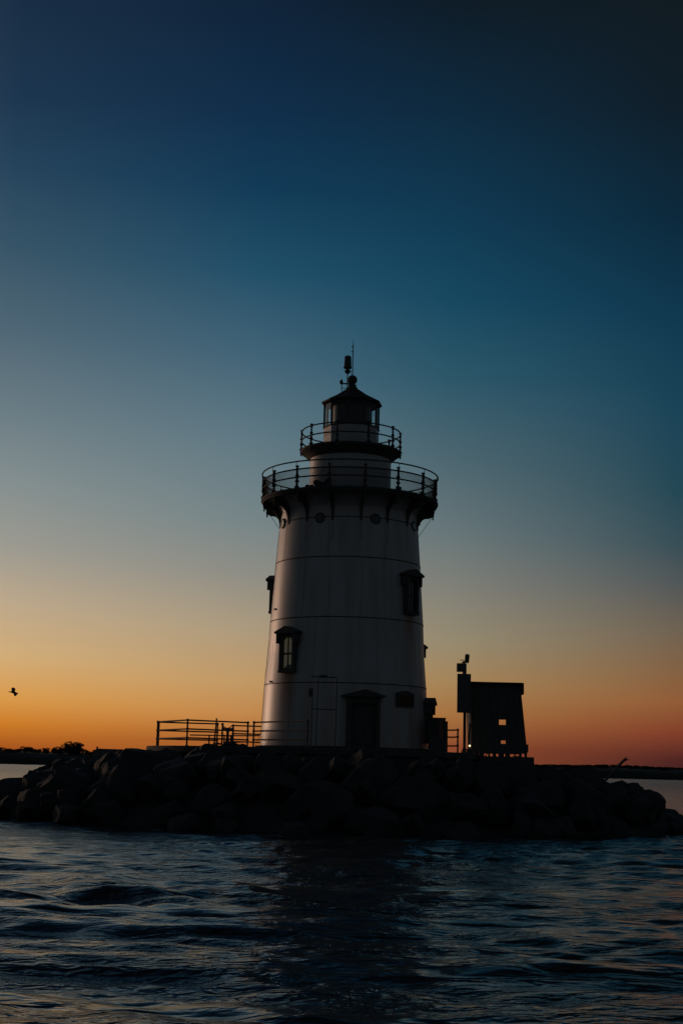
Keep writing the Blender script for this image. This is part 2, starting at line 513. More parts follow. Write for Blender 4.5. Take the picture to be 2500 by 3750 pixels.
def window(theta, ytop, s, lit=False):  # lit: the blind carries an added glow, no lamp inside
    th = rad(theta)
    ztop = ZF(ytop, theta) - .03; H = 2.02 * s
    zb = ztop - H
    R = wallR(zb + H / 2) - 0.12
    T = rot_T(th, R)
    w = MB(T).box(-.47 * s, -.335 * s, -.36, .12, zb + .12, ztop - .60).box(.335 * s, .47 * s, -.36, .12, zb + .12, ztop - .60)
    # arched head
    pts = [(-.47 * s, ztop - .60), (-.47 * s, ztop - .22), (.47 * s, ztop - .22), (.47 * s, ztop - .60), (.335 * s, ztop - .60)]
    for k in range(1, 8):
        a = PI * k / 8
        pts.append((.335 * s * math.cos(a), ztop - .60 + .16 * math.sin(a)))
    pts.append((-.335 * s, ztop - .60))
    w.prism(pts, -.36, .12)
    fr = w.build('window', m_iron, LH)
    hood = MB(T)
    hood.prism([(-.66 * s, ztop - .24), (-.66 * s, ztop - .20), (0, ztop + .04), (.66 * s, ztop - .20), (.66 * s, ztop - .24), (.60 * s, ztop - .30), (-.60 * s, ztop - .30)], -.52, .10)
    for sx in (-1, 1):
        x0, x1 = sorted((sx * .585 * s, sx * .475 * s))
        hood.box(x0, x1, -.45, .10, ztop - .72, ztop - .302)
    hood.build('hood', m_iron, fr)
    MB(T).box(-.49 * s, .49 * s, -.38, .12, zb, zb + .118).build('sill', m_iron, fr)
    mt = MB(T).box(-.025, .025, -.26, -.22, zb + .12, ztop - .44).box(-.335 * s, .335 * s, -.27, -.21, zb + .80 * s, zb + .88 * s)
    mt.box(-.335 * s, .335 * s, -.265, -.215, zb + .122, zb + .19)
    mt.build('sash', m_iron, fr)
    MB(T).box(-.33 * s, .33 * s, -.243, -.237, zb + .15, ztop - .43).build('pane', m_glass, fr)
    MB(T).box(-.33 * s, .33 * s, -.17, -.16, zb + .15, ztop - .43).build('blind', m_glow_blind if lit else m_lens, fr)
    return fr
for (t, y, s, k) in WINS: window(t, y, s, t == -44)

# door on the sea side
def door():
    th = rad(11.5); z1 = ZF(2553, 11.5); T = rot_T(th, wallR(1.2) - .15)
    zb = 0.02
    fr = MB(T).box(-.72, -.56, -.40, .1, zb, z1 - .02).box(.56, .72, -.40, .1, zb, z1 - .02).box(-.56, .56, -.40, .1, z1 - .30, z1 - .02).build('doorway', m_iron, LH)
    MB(T).prism([(-.94, z1 - .01), (-.94, z1 + .04), (0, z1 + .30), (.94, z1 + .04), (.94, z1 - .01), (.86, z1 - .018), (-.86, z1 - .018)], -.62, .10).build('hood', m_iron, fr)
    d = MB(T).box(-.555, .555, -.22, -.16, zb, z1 - .305)
    for zz in (.25, 1.15):
        for sx in (-.42, .06): d.box(sx, sx + .36, -.24, -.22, zz, zz + .7)
    d.build('door', m_iron, fr)
    MB(T).ball((.45, -.27, 1.05), .04).build('handle', m_steel, fr)
door()
# blind panel on the wall to the right of the door
T = rot_T(rad(44), wallR(ZL(2560)) - .1)
pz0, pz1 = ZF(2590, 44), ZF(2541, 44)
pn = MB(T).prism([(-.52, pz0), (-.52, pz1 + .02), (0, pz1 + .12), (.52, pz1), (.52, pz0)], -.22, .1).build('wall_panel', m_iron, LH)
MB(T).box(-.44, .44, -.235, -.22, pz0 + .08, pz1 - .08).build('panel_plate', m_rust, pn)

# portholes
for k in range(8):
    th = rad(-69 + 45 * k); z = ZF(1913, 45, 3.2); T = rot_T(th, wallR(z) - .03)
    rim = MB(T); n = 24
    rim.tube([(.20 * math.cos(2 * PI * i / n), -.05, z + .20 * math.sin(2 * PI * i / n)) for i in range(n)], .045, 8, True)
    ro = rim.build('porthole', m_iron, LH, True)
    g = MB(T).prism([(.20 * math.cos(2 * PI * i / n), z + .20 * math.sin(2 * PI * i / n)) for i in range(n)], -.085, -.06)
    g.build('pane', m_glass, ro)
    MB(T).prism([(.19 * math.cos(2 * PI * i / n), z + .19 * math.sin(2 * PI * i / n)) for i in range(n)], -.055, -.0405).build('blind', m_lens if abs(-69 + 45 * k) < 60 else m_curtain, ro)

# main gallery
GR = RL(322, 1843); GZ = ZL(1841)
wtop = wallR(ZL(1850))
deck = MB().lathe([(1.5, GZ - .06), (GR - .30, GZ - .06), (GR - .27, GZ - .20), (GR - .05, GZ - .22), (GR - .01, GZ - .12), (GR + .02, GZ - .10),
                   (GR + .02, GZ - .02), (GR - .02, GZ), (1.5, GZ)], 128, caps=False).build('main_gallery', m_iron, LH, True)
MB().lathe([(wtop - .05, GZ - .95), (wtop + .06, GZ - .62), (wtop + .22, GZ - .34), (wtop + .5, GZ - .14), (wtop + .6, GZ - .062)], 128, caps=False).build('cove', m_white2, deck, True)
for k in range(16):
    th = rad(-58.5 + 22.5 * k)
    T = rot_T(th)
    zlow = ZL(1948); rin = wallR(zlow) - .02
    zt = ZL(1884)
    ro = RL(300, 1884)
    pts = [(rin, GZ - .062), (GR - .10, GZ - .23), (GR - .13, GZ - .5), (ro - .02, zt - .02), (ro - .12, zt - .02)]
    for i in range(1, 9):
        a = i / 8 * PI / 2
        cxr = ro - .12; A = cxr - (wallR(zlow) + .02); B = (zt - .02) - zlow
        pts.append((cxr - A * math.sin(a), zlow + B * math.cos(a) ** 1.0))
    pts.append((rin, zlow))
    # outline in radial-z, as a plate
    mb = MB(T @ Matrix.Rotation(-PI / 2, 4, 'Z'))
    mb.prism(pts, -.05, .05)
    br = mb.build('bracket', m_iron, deck)
pm = MB(); pm_list = []
def baluster(h, s=1.0, r0=.054):
    P = [(r0 * 2.2, 0), (r0 * 2.2, .05), (r0 * 1.2, .10), (r0 * .9, .22 * h), (r0 * 1.9, .27 * h), (r0 * 1.9, .31 * h), (r0 * 1.1, .34 * h), (r0 * .9, .48 * h),
         (r0 * 1.8, .53 * h), (r0 * 1.8, .56 * h), (r0, .60 * h), (r0 * .85, .80 * h), (r0 * 1.6, .84 * h), (r0 * 1.0, .87 * h), (r0 * .8, .92 * h), (r0 * 1.9, .95 * h), (r0 * 1.7, .98 * h), (.004, h)]
    return P
KN = ZL(1762) - GZ; TR = ZL(1750) - GZ; R2 = ZL(1776) - GZ; R3 = ZL(1804) - GZ
postR = GR - .06
proto_post = None
for k in range(16):
    th = rad(-58.5 + 22.5 * k)
    px, py = postR * math.sin(th), -postR * math.cos(th)
    if proto_post is None:
        mb = MB().lathe(baluster(KN), 10, 0, 0)
        mb.tube([(0, -.07, .3), (0, -.07, TR)], .016, 6)
        # pendant below the deck edge
        mb.lathe([(.05, -.02), (.075, -.10), (.05, -.18), (.07, -.27), (.045, -.36), (.065, -.43), (.03, -.52), (.045, -.58), (.004, -.66)], 10, 0, .06)
        o = proto_post = mb.build('post', m_iron, deck, True)
    else:
        o = proto_post.copy(); col.objects.link(o); o.parent = deck
    o.location = (px, py, GZ); o.rotation_euler = (0, 0, th)
for z, r, RR in ((TR, .034, GR - .0), (R2, .036, GR - .06), (R3, .036, GR - .06)):
    MB().ring(RR, GZ + z, r, 96, 8).build('rail', m_iron, deck, True)
mesh = MB()
nw = 420
for s_ in (-1, 1):
    for k in range(nw):
        a = 2 * PI * k / nw
        h = R2 - .03
        pts = []
        for i in range(5):
            f = i / 4; aa = a + s_ * f * h / GR
            pts.append(((GR - .10) * math.sin(aa), -(GR - .10) * math.cos(aa), GZ + .01 + f * h))
        mesh.tube(pts, .0055, 3)
mesh.build('wire_mesh', m_iron, deck)
# bundles lying on the deck
MBB = MB()
random.seed(2)
for k in range(16):
    th = rad(random.uniform(-31, -15)); rr = GR - .35 - random.random() * .3
    MBB.ball((rr * math.sin(th), -rr * math.cos(th), GZ + random.uniform(.08, .30) * (1 if th > rad(-27) else .4)), random.uniform(.10, .18), 8, 6, .8)
b = MBB.build('tarpaulin', m_rope, None, True)
b.location = LH.location
tag(b, 'dark lumpy bundle lying on the left front of the main gallery deck', 'bundle')
MBB = MB()
for k in range(6):
    th = rad(34 + random.uniform(-1.5, 1.5)); rr = GR - .3
    MBB.ball((rr * math.sin(th), -rr * math.cos(th), GZ + random.uniform(.05, .16)), random.uniform(.07, .11), 8, 6, .9)
b = MBB.build('rope_bundle', m_rope, None, True)
b.location = LH.location
tag(b, 'small dark bundle by a post on the right of the main gallery', 'bundle')

# brace wires from the gallery edge
for sg, (xa, ya), (xb, yb) in ((-1, (985, 1878), (1026, 1944)), (1, (1579, 1892), (1534, 1960))):
    za, zb = ZL(ya), ZL(yb)
    ra_, rb_ = GR - .28, wallR(zb) + .01
    MB().tube([(sg * ra_, 0, za), (sg * rb_, 0, zb)], .012, 6).build('brace_rod', m_iron, LH)

# watch room
WR = RL(148.5, 1700)
UG = ZL(1655); UR = RL(184, 1655)
MB().lathe([(WR + .06, GZ - .01), (WR + .06, GZ + .10), (WR, GZ + .12), (WR, UG - .42)], 96, caps=False).build('watch_room_wall', m_white2, LH, True)
ug = MB().lathe([(.8, UG - .05), (WR - .05, UG - .44), (WR + .03, UG - .46), (WR + .12, UG - .38), (UR - .10, UG - .16), (UR - .03, UG - .13), (UR, UG - .09), (UR, UG - .02), (UR - .03, UG), (.8, UG)], 100, caps=False).build('lantern_gallery', m_iron, LH, True)
KN2 = ZL(1580) - UG; T1 = ZL(1588) - UG; T2 = ZL(1622) - UG; T3 = ZL(1644) - UG
proto = None
for k in range(10):
    th = rad(-52.4 + 36 * k)
    if proto is None:
        mb = MB().lathe(baluster(KN2, r0=.046), 10)
        mb.lathe([(.05, -.03), (.07, -.10), (.04, -.17), (.055, -.22), (.004, -.30)], 10)
        o = proto = mb.build('post', m_iron, ug, True)
    else:
        o = proto.copy(); col.objects.link(o); o.parent = ug
    o.location = ((UR - .04) * math.sin(th), -(UR - .04) * math.cos(th), UG); o.rotation_euler = (0, 0, th)
for z in (T1, T2):
    MB().ring(UR - .04, UG + z, .034, 80, 8).build('rail', m_iron, ug, True)

# lantern room, ten sided
LR = RL(103, 1560); A0 = rad(-45.6)
LB, SILL, LT = UG, ZL(1570), ZL(1486)
MB().lathe([(LR - .01, LB + .004), (LR - .01, SILL - .05)], 10, a0=A0, caps=False).build('lantern_wall', m_white2, LH)
MB().lathe([(LR - .05, SILL - .07), (LR + .03, SILL - .06), (LR + .03, SILL), (LR - .05, SILL + .005)], 10, a0=A0, caps=False).build('lantern_sill', m_iron, LH)
for k in range(10):
    th = A0 + rad(36 * k)
    x, y = (LR - .01) * math.sin(th), -(LR - .01) * math.cos(th)
    MB(Matrix.Translation((x, y, 0)) @ Matrix.Rotation(th, 4, 'Z')).box(-.035, .035, -.02, .07, SILL + .004, LT + .02).build('glazing_bar', m_iron, LH)
    t2 = th + rad(36); q = LR - .03; e = .035
    a = Vector((q * math.sin(th), -q * math.cos(th), 0)); b = Vector((q * math.sin(t2), -q * math.cos(t2), 0))
    mb = MB(); mb.add([a + Vector((0, 0, SILL)), b + Vector((0, 0, SILL)), b + Vector((0, 0, LT)), a + Vector((0, 0, LT))], [(0, 1, 2, 3)])
    mb.build('lantern_pane', m_glass, LH)
MB().lathe([(LR * .66, LB + .02), (LR * .68, SILL), (LR * .68, LT - .1), (LR * .5, LT)], 32).build('lens_drum', m_lens, LH, True)
# roof: shallow ten-sided cone with an eave fascia and a boarded ceiling
RE = RL(112.5, 1480) ; RZ = ZL(1480); RT = ZL(1424)
roof = MB().lathe([(.05, LT + .03), (LR + .02, LT), (RE - .03, RZ - .06), (RE, RZ), (RE - .02, RZ + .03), (RE * .55, RZ + (RT - RZ) * .50 + .0), (.26, RT), (.02, RT)], 10, a0=A0, caps=False).build('roof', m_roof, LH)
cb = ZL(1391); br_ = .235
MB().lathe([(.28, RT - .05), (.24, RT + .06), (.17, RT + .12), (.20, RT + .15), (.20, RT + .19), (.14, RT + .21), (.14, cb - br_ + .03)], 24).build('ventilator_neck', m_iron, roof, True)
MB().ball((0, 0, cb), br_, 28, 18).build('ventilator_ball', m_iron, roof, True)
zt0, zt1, zt2 = ZL(1375), ZL(1262), ZL(1240)
lr_ = MB().tube([(0, 0, zt0 - .05), (0, 0, zt1)], .022, 8).tube([(0, 0, zt1), (0, 0, zt2)], .016, 6, r2=.006)
for y in (1270, 1286, 1294, 1334, 1358): 
    z = ZL(y); lr_.box(-.09 if y < 1290 else -.05, .02, -.012, .012, z - .015, z + .015)
lr_.build('lightning_rod', m_iron, LH, True)
# modern beacon on its mast
bx = -RL(18.5, 1330)
mast = MB().tube([(bx, .0, ZL(1425)), (bx, 0, ZL(1366))], .026, 8).build('beacon', m_iron, LH, True)
def zb_(y): return ZL(y)
MB().lathe([(.03, zb_(1370)), (.11, zb_(1366)), (.145, zb_(1361)), (.13, zb_(1356)), (.06, zb_(1353)), (.09, zb_(1352)), (.20, zb_(1348.5)), (.215, zb_(1346.5)), (.20, zb_(1344.5)), (.185, zb_(1344))], 20, bx, 0).build('base', m_iron, mast, True)
MB().lathe([(.185, zb_(1343.8)), (.165, zb_(1307)), (.14, zb_(1305)), (.02, zb_(1304.3))], 24, bx, 0).build('lens', m_beacon, mast, True)
MB().tube([(bx, 0, zb_(1305)), (bx, 0, zb_(1297))], .007, 5).build('bird_spike', m_iron, mast)
MB().tube([(bx + .14, 0, zb_(1356)), (bx + .19, 0, zb_(1366)), (bx + .20, .0, zb_(1378))], .011, 5).build('cable', m_iron, mast)
# side arm with a small horn and two thin rods
ax_ = -RL(37, 1400)
arm = MB().box(ax_, -.12, -.025, .025, ZL(1407.5), ZL(1403)).box(ax_, bx, -.015, .015, ZL(1423), ZL(1421)).build('side_arm', m_iron, LH)
MB().tube([(ax_, 0, ZL(1436)), (ax_, 0, ZL(1386.5))], .016, 6).tube([(ax_ - .045, 0, ZL(1434)), (ax_ - .045, 0, ZL(1404))], .010, 6).build('rod', m_iron, arm)
MB().lathe([(.02, ZL(1409)), (.07, ZL(1405)), (.09, ZL(1400)), (.07, ZL(1395.5)), (.02, ZL(1391))], 14, ax_ - .045, 0).build('horn', m_rust, arm, True)

# hanging cable down the left side
pts = []
for (x, y) in ((1024, 1945), (1014, 2060), (1010, 2110), (999, 2180), (995, 2250), (991, 2290), (987, 2320), (985.5, 2355), (979, 2390), (978, 2440), (970, 2475), (969, 2505), (964, 2560), (958, 2640), (955, 2680), (948, 2700), (938, 2722), (934, 2735)):
    p = at(x, y, D); z = p.z - PIER_Z
    r = max(-(p.x - X0), wallR(z) + .02)
    pts.append((-r * math.cos(rad(4)), r * math.sin(rad(4)) * 0 , max(z, .02)))
MB().tube(pts, .012, 6).build('cable', m_iron, LH, True)
# bolts on the wall
bo = MB()
for (x, y) in ((998, 2511), (991, 2249)):
    z = ZL(y); th = math.asin(max(-.999, (x - 1266) / 296))
    bo.T = rot_T(th, wallR(z)); bo.ball((0, -.04, z), .05, 8, 6)
bo.build('bolt', m_iron, LH)

# ------------------------------------------------------------------ pier
PR = 7.6
PX = -1.38                                     # the tower stands off the pier's centre
pier = empty('concrete_pier', (X0 + PX, D, 0), 'round concrete pier that carries the lighthouse above the rocks', 'pier')
MB().lathe([(PR - .25, -.5), (PR - .25, PIER_Z - .32), (PR, PIER_Z - .25), (PR, PIER_Z - .03), (PR - .04, PIER_Z), (.3, PIER_Z + .0)], 120, caps=False).build('deck', m_conc, pier, True, 25)
RF = empty('foundation_ring', (X0, D, PIER_Z), 'low concrete plinth ring under the lighthouse tower', 'plinth')
MB().lathe([(WP[1][1] + .25, .003), (WP[1][1] + .25, .12), (WP[1][1] + .2, .15), (WP[1][1] - .1, .15)], 96, caps=False).build('ring', m_conc, RF, True)

def on_pier(x, y, Y):                          # base point under a photo point
    p = at(x, y, Y); return Vector((p.x, Y, PIER_Z))

# ------------------------------------------------------------------ railings
def railing(label, pts, heights=(1.12, .74, .36), closed_ends=True, group='pipe railings on the concrete pier', r=.034, sag=0.0, postmask=None):
    base = Vector(pts[0])
    root = empty('pipe_railing', base, label, 'railing', group)
    P = [Vector(p) - base for p in pts]
    for i, p in enumerate(P):
        if postmask and not postmask[i]: continue
        mb = MB().tube([(p.x, p.y, 0.0), (p.x, p.y, heights[0] + .02)], r * 1.15, 8)
        mb.lathe([(r * 2.6, 0), (r * 2.6, .03), (r * 1.2, .05)], 8, p.x, p.y)
        for h in heights: mb.ball((p.x, p.y, h), r * 1.9, 8, 6)
        mb.build('post', m_iron, root, True)
    for h in heights:
        for a, b in zip(P, P[1:]):
            mid = [a + (b - a) * t + Vector((0, 0, h - sag * 4 * t * (1 - t))) for t in (0, .25, .5, .75, 1)]
            MB().tube(mid, r, 8).build('rail', m_iron, root, True)
    return root
def depth_of(x, ytop, h=1.12):                 # depth at which a post top of height h stands on that row
    lo, hi = 50.0, 90.0
    for _ in range(40):
        m = (lo + hi) / 2
        if at(x, ytop, m).z > PIER_Z + h: hi = m
        else: lo = m
    return lo
def P(x, Y, h=1.12, y=2645): 
    p = at(x, y, Y); return (p.x, Y, PIER_Z)
p1 = P(578, 66.0); p2 = P(687, 62.3); p3 = P(908, 63.9)
railing('three-bar pipe railing along the left edge of the pier, nearest the water', [p1, p2, p3])
p4 = P(930, 63.4); p5 = P(1127, 59.6); 
railing('three-bar pipe railing that runs in front of the left foot of the tower', [p4, p5])
b1 = P(579, 66.3); b2 = P(797, 66.9)
railing('pipe railing at the back left of the pier, ending at the leaning pole', [(b1[0] + .04, 66.35, PIER_Z), b2])
b3 = P(854, 69.0); b4 = P(968, 69.3)
railing('short pipe railing between the metal stand and the tower', [b3, b4])
# chain across the gap in the back rail
ch = empty('chain_gate', P(815, 68.6), 'sagging chain hung between two posts left of the tower', 'chain')
cb0 = Vector(P(815, 68.6)); cb1 = Vector(b3) + Vector((-.06, 0, 0)) - cb0
MB().tube([(0, 0, 0), (0, 0, 1.14)], .04, 8).ball((0, 0, 1.16), .07).ball((0, 0, .74), .06).build('post', m_iron, ch, True)
for h in (1.12, ):
    MB().tube([Vector((0, 0, h)) + cb1 * t + Vector((0, 0, -.14 * 4 * t * (1 - t))) for t in [i / 10 for i in range(11)]], .024, 6).build('chain', m_iron, ch, True)
# low hand rail
h0 = P(697, 67.8); h1 = P(952, 68.2)
lo_ = empty('low_handrail', h0, 'low single bar handrail behind the left railings', 'handrail')
v = Vector(h1) - Vector(h0)
MB().tube([(0, 0, .60), v * .5 + Vector((0, 0, .61)), v + Vector((0, 0, .65))], .03, 8).build('rail', m_iron, lo_, True)
for x in (768, 850):
    q = Vector(P(x, 67.9)) - Vector(h0)
    MB().tube([(q.x, q.y, 0), (q.x, q.y, .61)], .035, 8).build('post', m_iron, lo_, True)
MB().tube([Vector(P(842, 67.0)) - Vector(h0) + Vector((0, 0, .26)), Vector(P(905, 67.4)) - Vector(h0) + Vector((0, 0, .34)), Vector(P(960, 68)) - Vector(h0) + Vector((0, 0, .32))], .028, 8).build('lower_rail', m_iron, lo_, True)
# leaning pole
q0 = Vector(P(783, 64.5, y=2731)); pt = at(793, 2634, 64.5)
lp = empty('leaning_pole', q0, 'thin pole leaning slightly against the left railings', 'pole')
MB().tube([(0, 0, 0), (pt.x - q0.x, .0, pt.z - PIER_Z)], .042, 8, r2=.03).build('shaft', m_drift, lp, True)
MB().ball(((pt.x - q0.x), 0, pt.z - PIER_Z), .045).build('tip', m_drift, lp, True)
# metal stand with curved cross bar
sY = 66.0; s0 = Vector(P(832, sY, y=2725))
st = empty('metal_stand', s0, 'squat metal stand with a curved cross bar and stout centre post', 'stand')
k_ = 66.0 / F_PX
MB().tube([(-19 * k_, 0, .93), (-15 * k_, 0, .87), (0, 0, .84), (15 * k_, 0, .88), (21 * k_, 0, .96)], .055, 8).build('cross_bar', m_iron, st, True)
MB().lathe([(.14, 0), (.13, .25), (.07, .4), (.065, .72), (.11, .84), (.08, .93)], 14).build('centre_post', m_iron, st, True)
for dx in (-20, -12, 12, 20):
    MB().tube([(dx * k_, 0, 0), (dx * k_, 0, .60 if abs(dx) == 12 else .9)], .035, 8).build('leg', m_iron, st, True)
MB().tube([(-20 * k_, 0, .60), (0, .02, .55), (20 * k_, 0, .60)], .03, 8).build('stretcher', m_iron, st, True)
# rope pile
rp0 = Vector(P(822, 64.8, y=2728))
rp = MB(); random.seed(9)
for i in range(26):
    a = random.uniform(-1, 1); cx, cy = a * .95 + .15, random.uniform(-.25, .25)
    R_ = random.uniform(.10, .2); zt = .22 * (1 - a * a) * random.random() + .03
    rp.tube([(cx + R_ * math.cos(t), cy + R_ * math.sin(t), zt + .03 * math.sin(2 * t + i)) for t in [k * PI / 6 for k in range(12)]], .03, 5, True)
for i in range(9):
    a = random.uniform(-.6, .9); rp.ball((a, random.uniform(-.2, .2), .06), random.uniform(.08, .16), 8, 6, .9)
rp = rp.build('rope_pile', m_rope, None, True); rp.location = rp0
tag(rp, 'low heap of coiled rope and gear at the foot of the metal stand', 'rope')

# landing frame and pipes at the tower's front left
fY = 58.9; f0 = Vector(P(1160, fY, y=2700))
fr = empty('pipe_scaffold', f0, 'tall thin pipe scaffold with small boxes in front of the tower, left of the door', 'scaffold')
kk = fY / F_PX
def fx(x): return (x - 1160) * kk
def fz(y): return at(1160, y, fY).z - PIER_Z
for x, yt in ((1138, 2525), (1157, 2478), (1226, 2484)):
    MB().tube([(fx(x), 0, 0), (fx(x) + .02, 0, fz(yt))], .024, 8).build('upright', m_iron, fr, True)
for a, b_, y in ((1132, 1226, 2478), (1138, 1226, 2597)):
    MB().tube([(fx(a), 0, fz(y)), (fx(b_), 0, fz(y + 2))], .022, 8).build('crossbar', m_iron, fr, True)
MB().box(fx(1165), fx(1192), -.08, .1, fz(2482), fz(2472)).build('lamp_box', m_iron, fr)
MB().box(fx(1126), fx(1142), -.1, .1, fz(2552), fz(2522)).build('junction_box', m_iron, fr)

# ------------------------------------------------------------------ right side: mesh cabinet, short railing, mast, hut
cY = 64.0
c0 = Vector(P(1598, cY, y=2740)); ck = cY / F_PX
def hz(x, y, Y): return at(x, y, Y).z - PIER_Z
W2 = 27 * ck; H2 = hz(1598, 2634, cY)
cabr = empty('mesh_cabinet', c0, 'boxy cabinet with perforated upper panels against the right foot of the tower', 'cabinet')
cf = MB()
for sx in (-1, 1):
    for sy in (-1, 1):
        cf.box(sx * W2 - .03, sx * W2 + .03, sy * W2 - .03, sy * W2 + .03, 0, H2)
cf.box(-W2 - .05, W2 + .05, -W2 - .05, W2 + .05, H2 + .002, H2 + .05)
cf.box(W2 - .02, W2 + .13, -W2 - .04, W2 - .04, 0, H2 - .1)
cf.build('frame', m_iron, cabr)
MB().box(-W2 + .03, W2 - .03, -W2 - .01, -W2 + .02, 0, H2 * .45).box(-W2 + .03, W2 - .03, W2 - .02, W2 + .01, 0, H2 * .45).build('lower_panel', m_iron, cabr)
n = 9
for yy in (-W2, W2):
    pmh = MB()
    for i in range(n + 1):
        x = -W2 + 2 * W2 * i / n
        pmh.box(x - .022, x + .022, yy - .008, yy + .008, H2 * .45, H2)
    for i in range(13):
        z = H2 * .45 + (H2 * .55) * i / 12
        pmh.box(-W2, W2, yy - .012, yy + .010, z - .018, z + .018)
    pmh.build('perforated_panel', m_iron, cabr)
MB().box(-.06, .06, -W2 + .05, W2 - .05, .0, H2 * .98).build('divider', m_iron, cabr)
# short curved railing to its right
ra0 = P(1625, 66.5); ra1 = P(1676, 66.2)
railing('short three-bar railing between the mesh cabinet and the sign mast', [ra0, ra1], heights=(1.09, .77, .37), sag=.02, postmask=[0, 1])

mY = 64.5; m0 = Vector(P(1700, mY, y=2745))
mk = mY / F_PX
mast = empty('sign_mast', m0, 'steel mast with a tall blank board, small box and floodlight on top', 'mast')
def mx(x): return (x - 1700) * mk
def mz(y): return at(1700, y, mY).z - PIER_Z
MB().tube([(0, 0, 0), (0, 0, mz(2430))], 5.5 * mk, 12).build('pole', m_steel, mast, True)
MB().box(mx(1671), mx(1720.5), -.16, -.09, mz(2611.5), mz(2469)).build('board', m_steel, mast)
MB().box(mx(1671) + .05, mx(1720.5) - .05, -.088, -.05, mz(2605), mz(2600)).box(mx(1671) + .05, mx(1720.5) - .05, -.088, -.05, mz(2480), mz(2475)).build('batten', m_iron, mast)
MB().box(mx(1670), mx(1692), -.14, .16, mz(2461), mz(2430.5)).box(mx(1691), mx(1703.5), -.10, .10, mz(2470), mz(2432)).build('control_box', m_steel, mast)
T = Matrix.Translation((mx(1703), 0, mz(2412)))
MB(T @ Matrix.Rotation(rad(4), 4, 'Y')).lathe([(.04, -.20), (.085, -.19), (.10, -.12), (.105, .14), (.09, .19), (.05, .205)], 14, .05, 0).build('floodlight', m_iron, mast, True)
MB().box(mx(1691), mx(1700), -.05, .05, mz(2431), mz(2422)).tube([(mx(1681), 0, mz(2417.5)), (mx(1698), 0, mz(2418.5))], .018, 6).tube([(mx(1686), 0, mz(2430)), (mx(1690), 0, mz(2425)), (mx(1698), 0, mz(2422))], .015, 6).build('lamp_arm', m_iron, mast)
MB().tube([(mx(1687), -.1, .0), (0, 0, .36)], .02, 6).tube([(mx(1713), -.1, .0), (0, 0, .36)], .02, 6).tube([(0, .28, 0), (0, 0, .36)], .02, 6).build('stay', m_iron, mast)
MB().lathe([(.19, 0), (.19, .03), (.09, .06), (.09, .12)], 12).build('foot', m_steel, mast)

# timber hut on legs
uY = 66.0; hk = uY / F_PX; ux = 1828
HZ = 2.95
u0 = Vector(P(ux, uY, y=2745)); u0.z = HZ
hut = empty('boarded_hut', u0, 'dark boarded hut on short legs with two small square see-through openings', 'hut')
depth = 1.15
def hx(x, y=2600): return at(x, y, uY - depth).x - u0.x
def hzz(x, y): return at(x, y, uY - depth).z - HZ
TL = (hx(1721, 2505), hzz(1721, 2505)); TRr = (hx(1905, 2509), hzz(1905, 2509))
BL = (hx(1729, 2757), hzz(1729, 2757)); BR = (hx(1930, 2757), hzz(1930, 2757))
holes = [(1826.5, 1851.5, 2636, 2655), (1833.5, 1851, 2712.5, 2724.5)]
def hut_wall(y0, y1, grow=0.0):
    mb = MB()
    hs = [(hx(a, c) + (.12 if grow else 0), hx(b, c) + (.36 if grow else 0), hzz(a, d) - grow, hzz(a, c) + grow) for a, b, c, d in holes]
    zT = min(TL[1], TRr[1]); zB = BL[1]
    def xl(z): t = (z - BL[1]) / (TL[1] - BL[1]); return BL[0] + (TL[0] - BL[0]) * t
    def xr(z): t = (z - BR[1]) / (TRr[1] - BR[1]); return BR[0] + (TRr[0] - BR[0]) * t
    cuts = sorted([zB, zT] + [h[2] for h in hs] + [h[3] for h in hs])
    for a, b in zip(cuts, cuts[1:]):
        mid = (a + b) / 2
        hole = [h for h in hs if h[2] < mid < h[3]]
        if hole:
            h = hole[0]
            mb.prism([(xl(a), a), (h[0], a), (h[0], b), (xl(b), b)], y0, y1)
            mb.prism([(h[1], a), (xr(a), a), (xr(b), b), (h[1], b)], y0, y1)
        else:
            mb.prism([(xl(a), a), (xr(a), a), (xr(b), b), (xl(b), b)], y0, y1)
    return mb
hut_wall(-depth, -depth + .05).build('wall', m_wood, hut)
hut_wall(depth - .05, depth, .09).build('wall', m_wood, hut)
for (tx, tz), (bx_, bz), s_ in ((TL, BL, 1), (TRr, BR, -1)):
    mb = MB(); w = .05 * s_
    mb.add([(bx_, -depth + .052, bz), (bx_ + w, -depth + .052, bz), (bx_ + w, depth - .052, bz), (bx_, depth - .052, bz),
            (tx, -depth + .052, min(TL[1], TRr[1])), (tx + w, -depth + .052, min(TL[1], TRr[1])), (tx + w, depth - .052, min(TL[1], TRr[1])), (tx, depth - .052, min(TL[1], TRr[1]))],
           [(0, 3, 2, 1), (4, 5, 6, 7), (0, 1, 5, 4), (1, 2, 6, 5), (2, 3, 7, 6), (3, 0, 4, 7)])
    mb.build('wall', m_wood, hut)
zt = min(TL[1], TRr[1])
bt = MB()                                      # battens over the front boards
for i in range(9):
    t = (i + .5) / 9
    xa = BL[0] + (BR[0] - BL[0]) * t; xb = TL[0] + (TRr[0] - TL[0]) * t
    if abs(i - 5) < 1: continue
    bt.tube([(xa, -depth - .004, BL[1] + .02), (xb, -depth - .004, zt - .02)], .02, 4)
bt.build('batten', m_wood, hut)
rf = MB().box(TL[0] - .02, TRr[0] + .10, -depth - .12, depth + .12, zt + .003, zt + .10).build('roof', m_roof, hut)
MB().box(TRr[0] + .102, TRr[0] + .145, -depth - .12, depth + .12, zt - .42, zt + .09).build('fascia', m_roof, rf)
MB().box(hx(1782), hx(1828), -.3, .3, zt + .102, zt + .135).build('roof_hatch', m_roof, rf)
MB().box(BR[0] - .04, BR[0] + .04, -depth - .06, depth + .06, BR[1] + .02, BR[1] + .36).build('skirting', m_wood, hut)
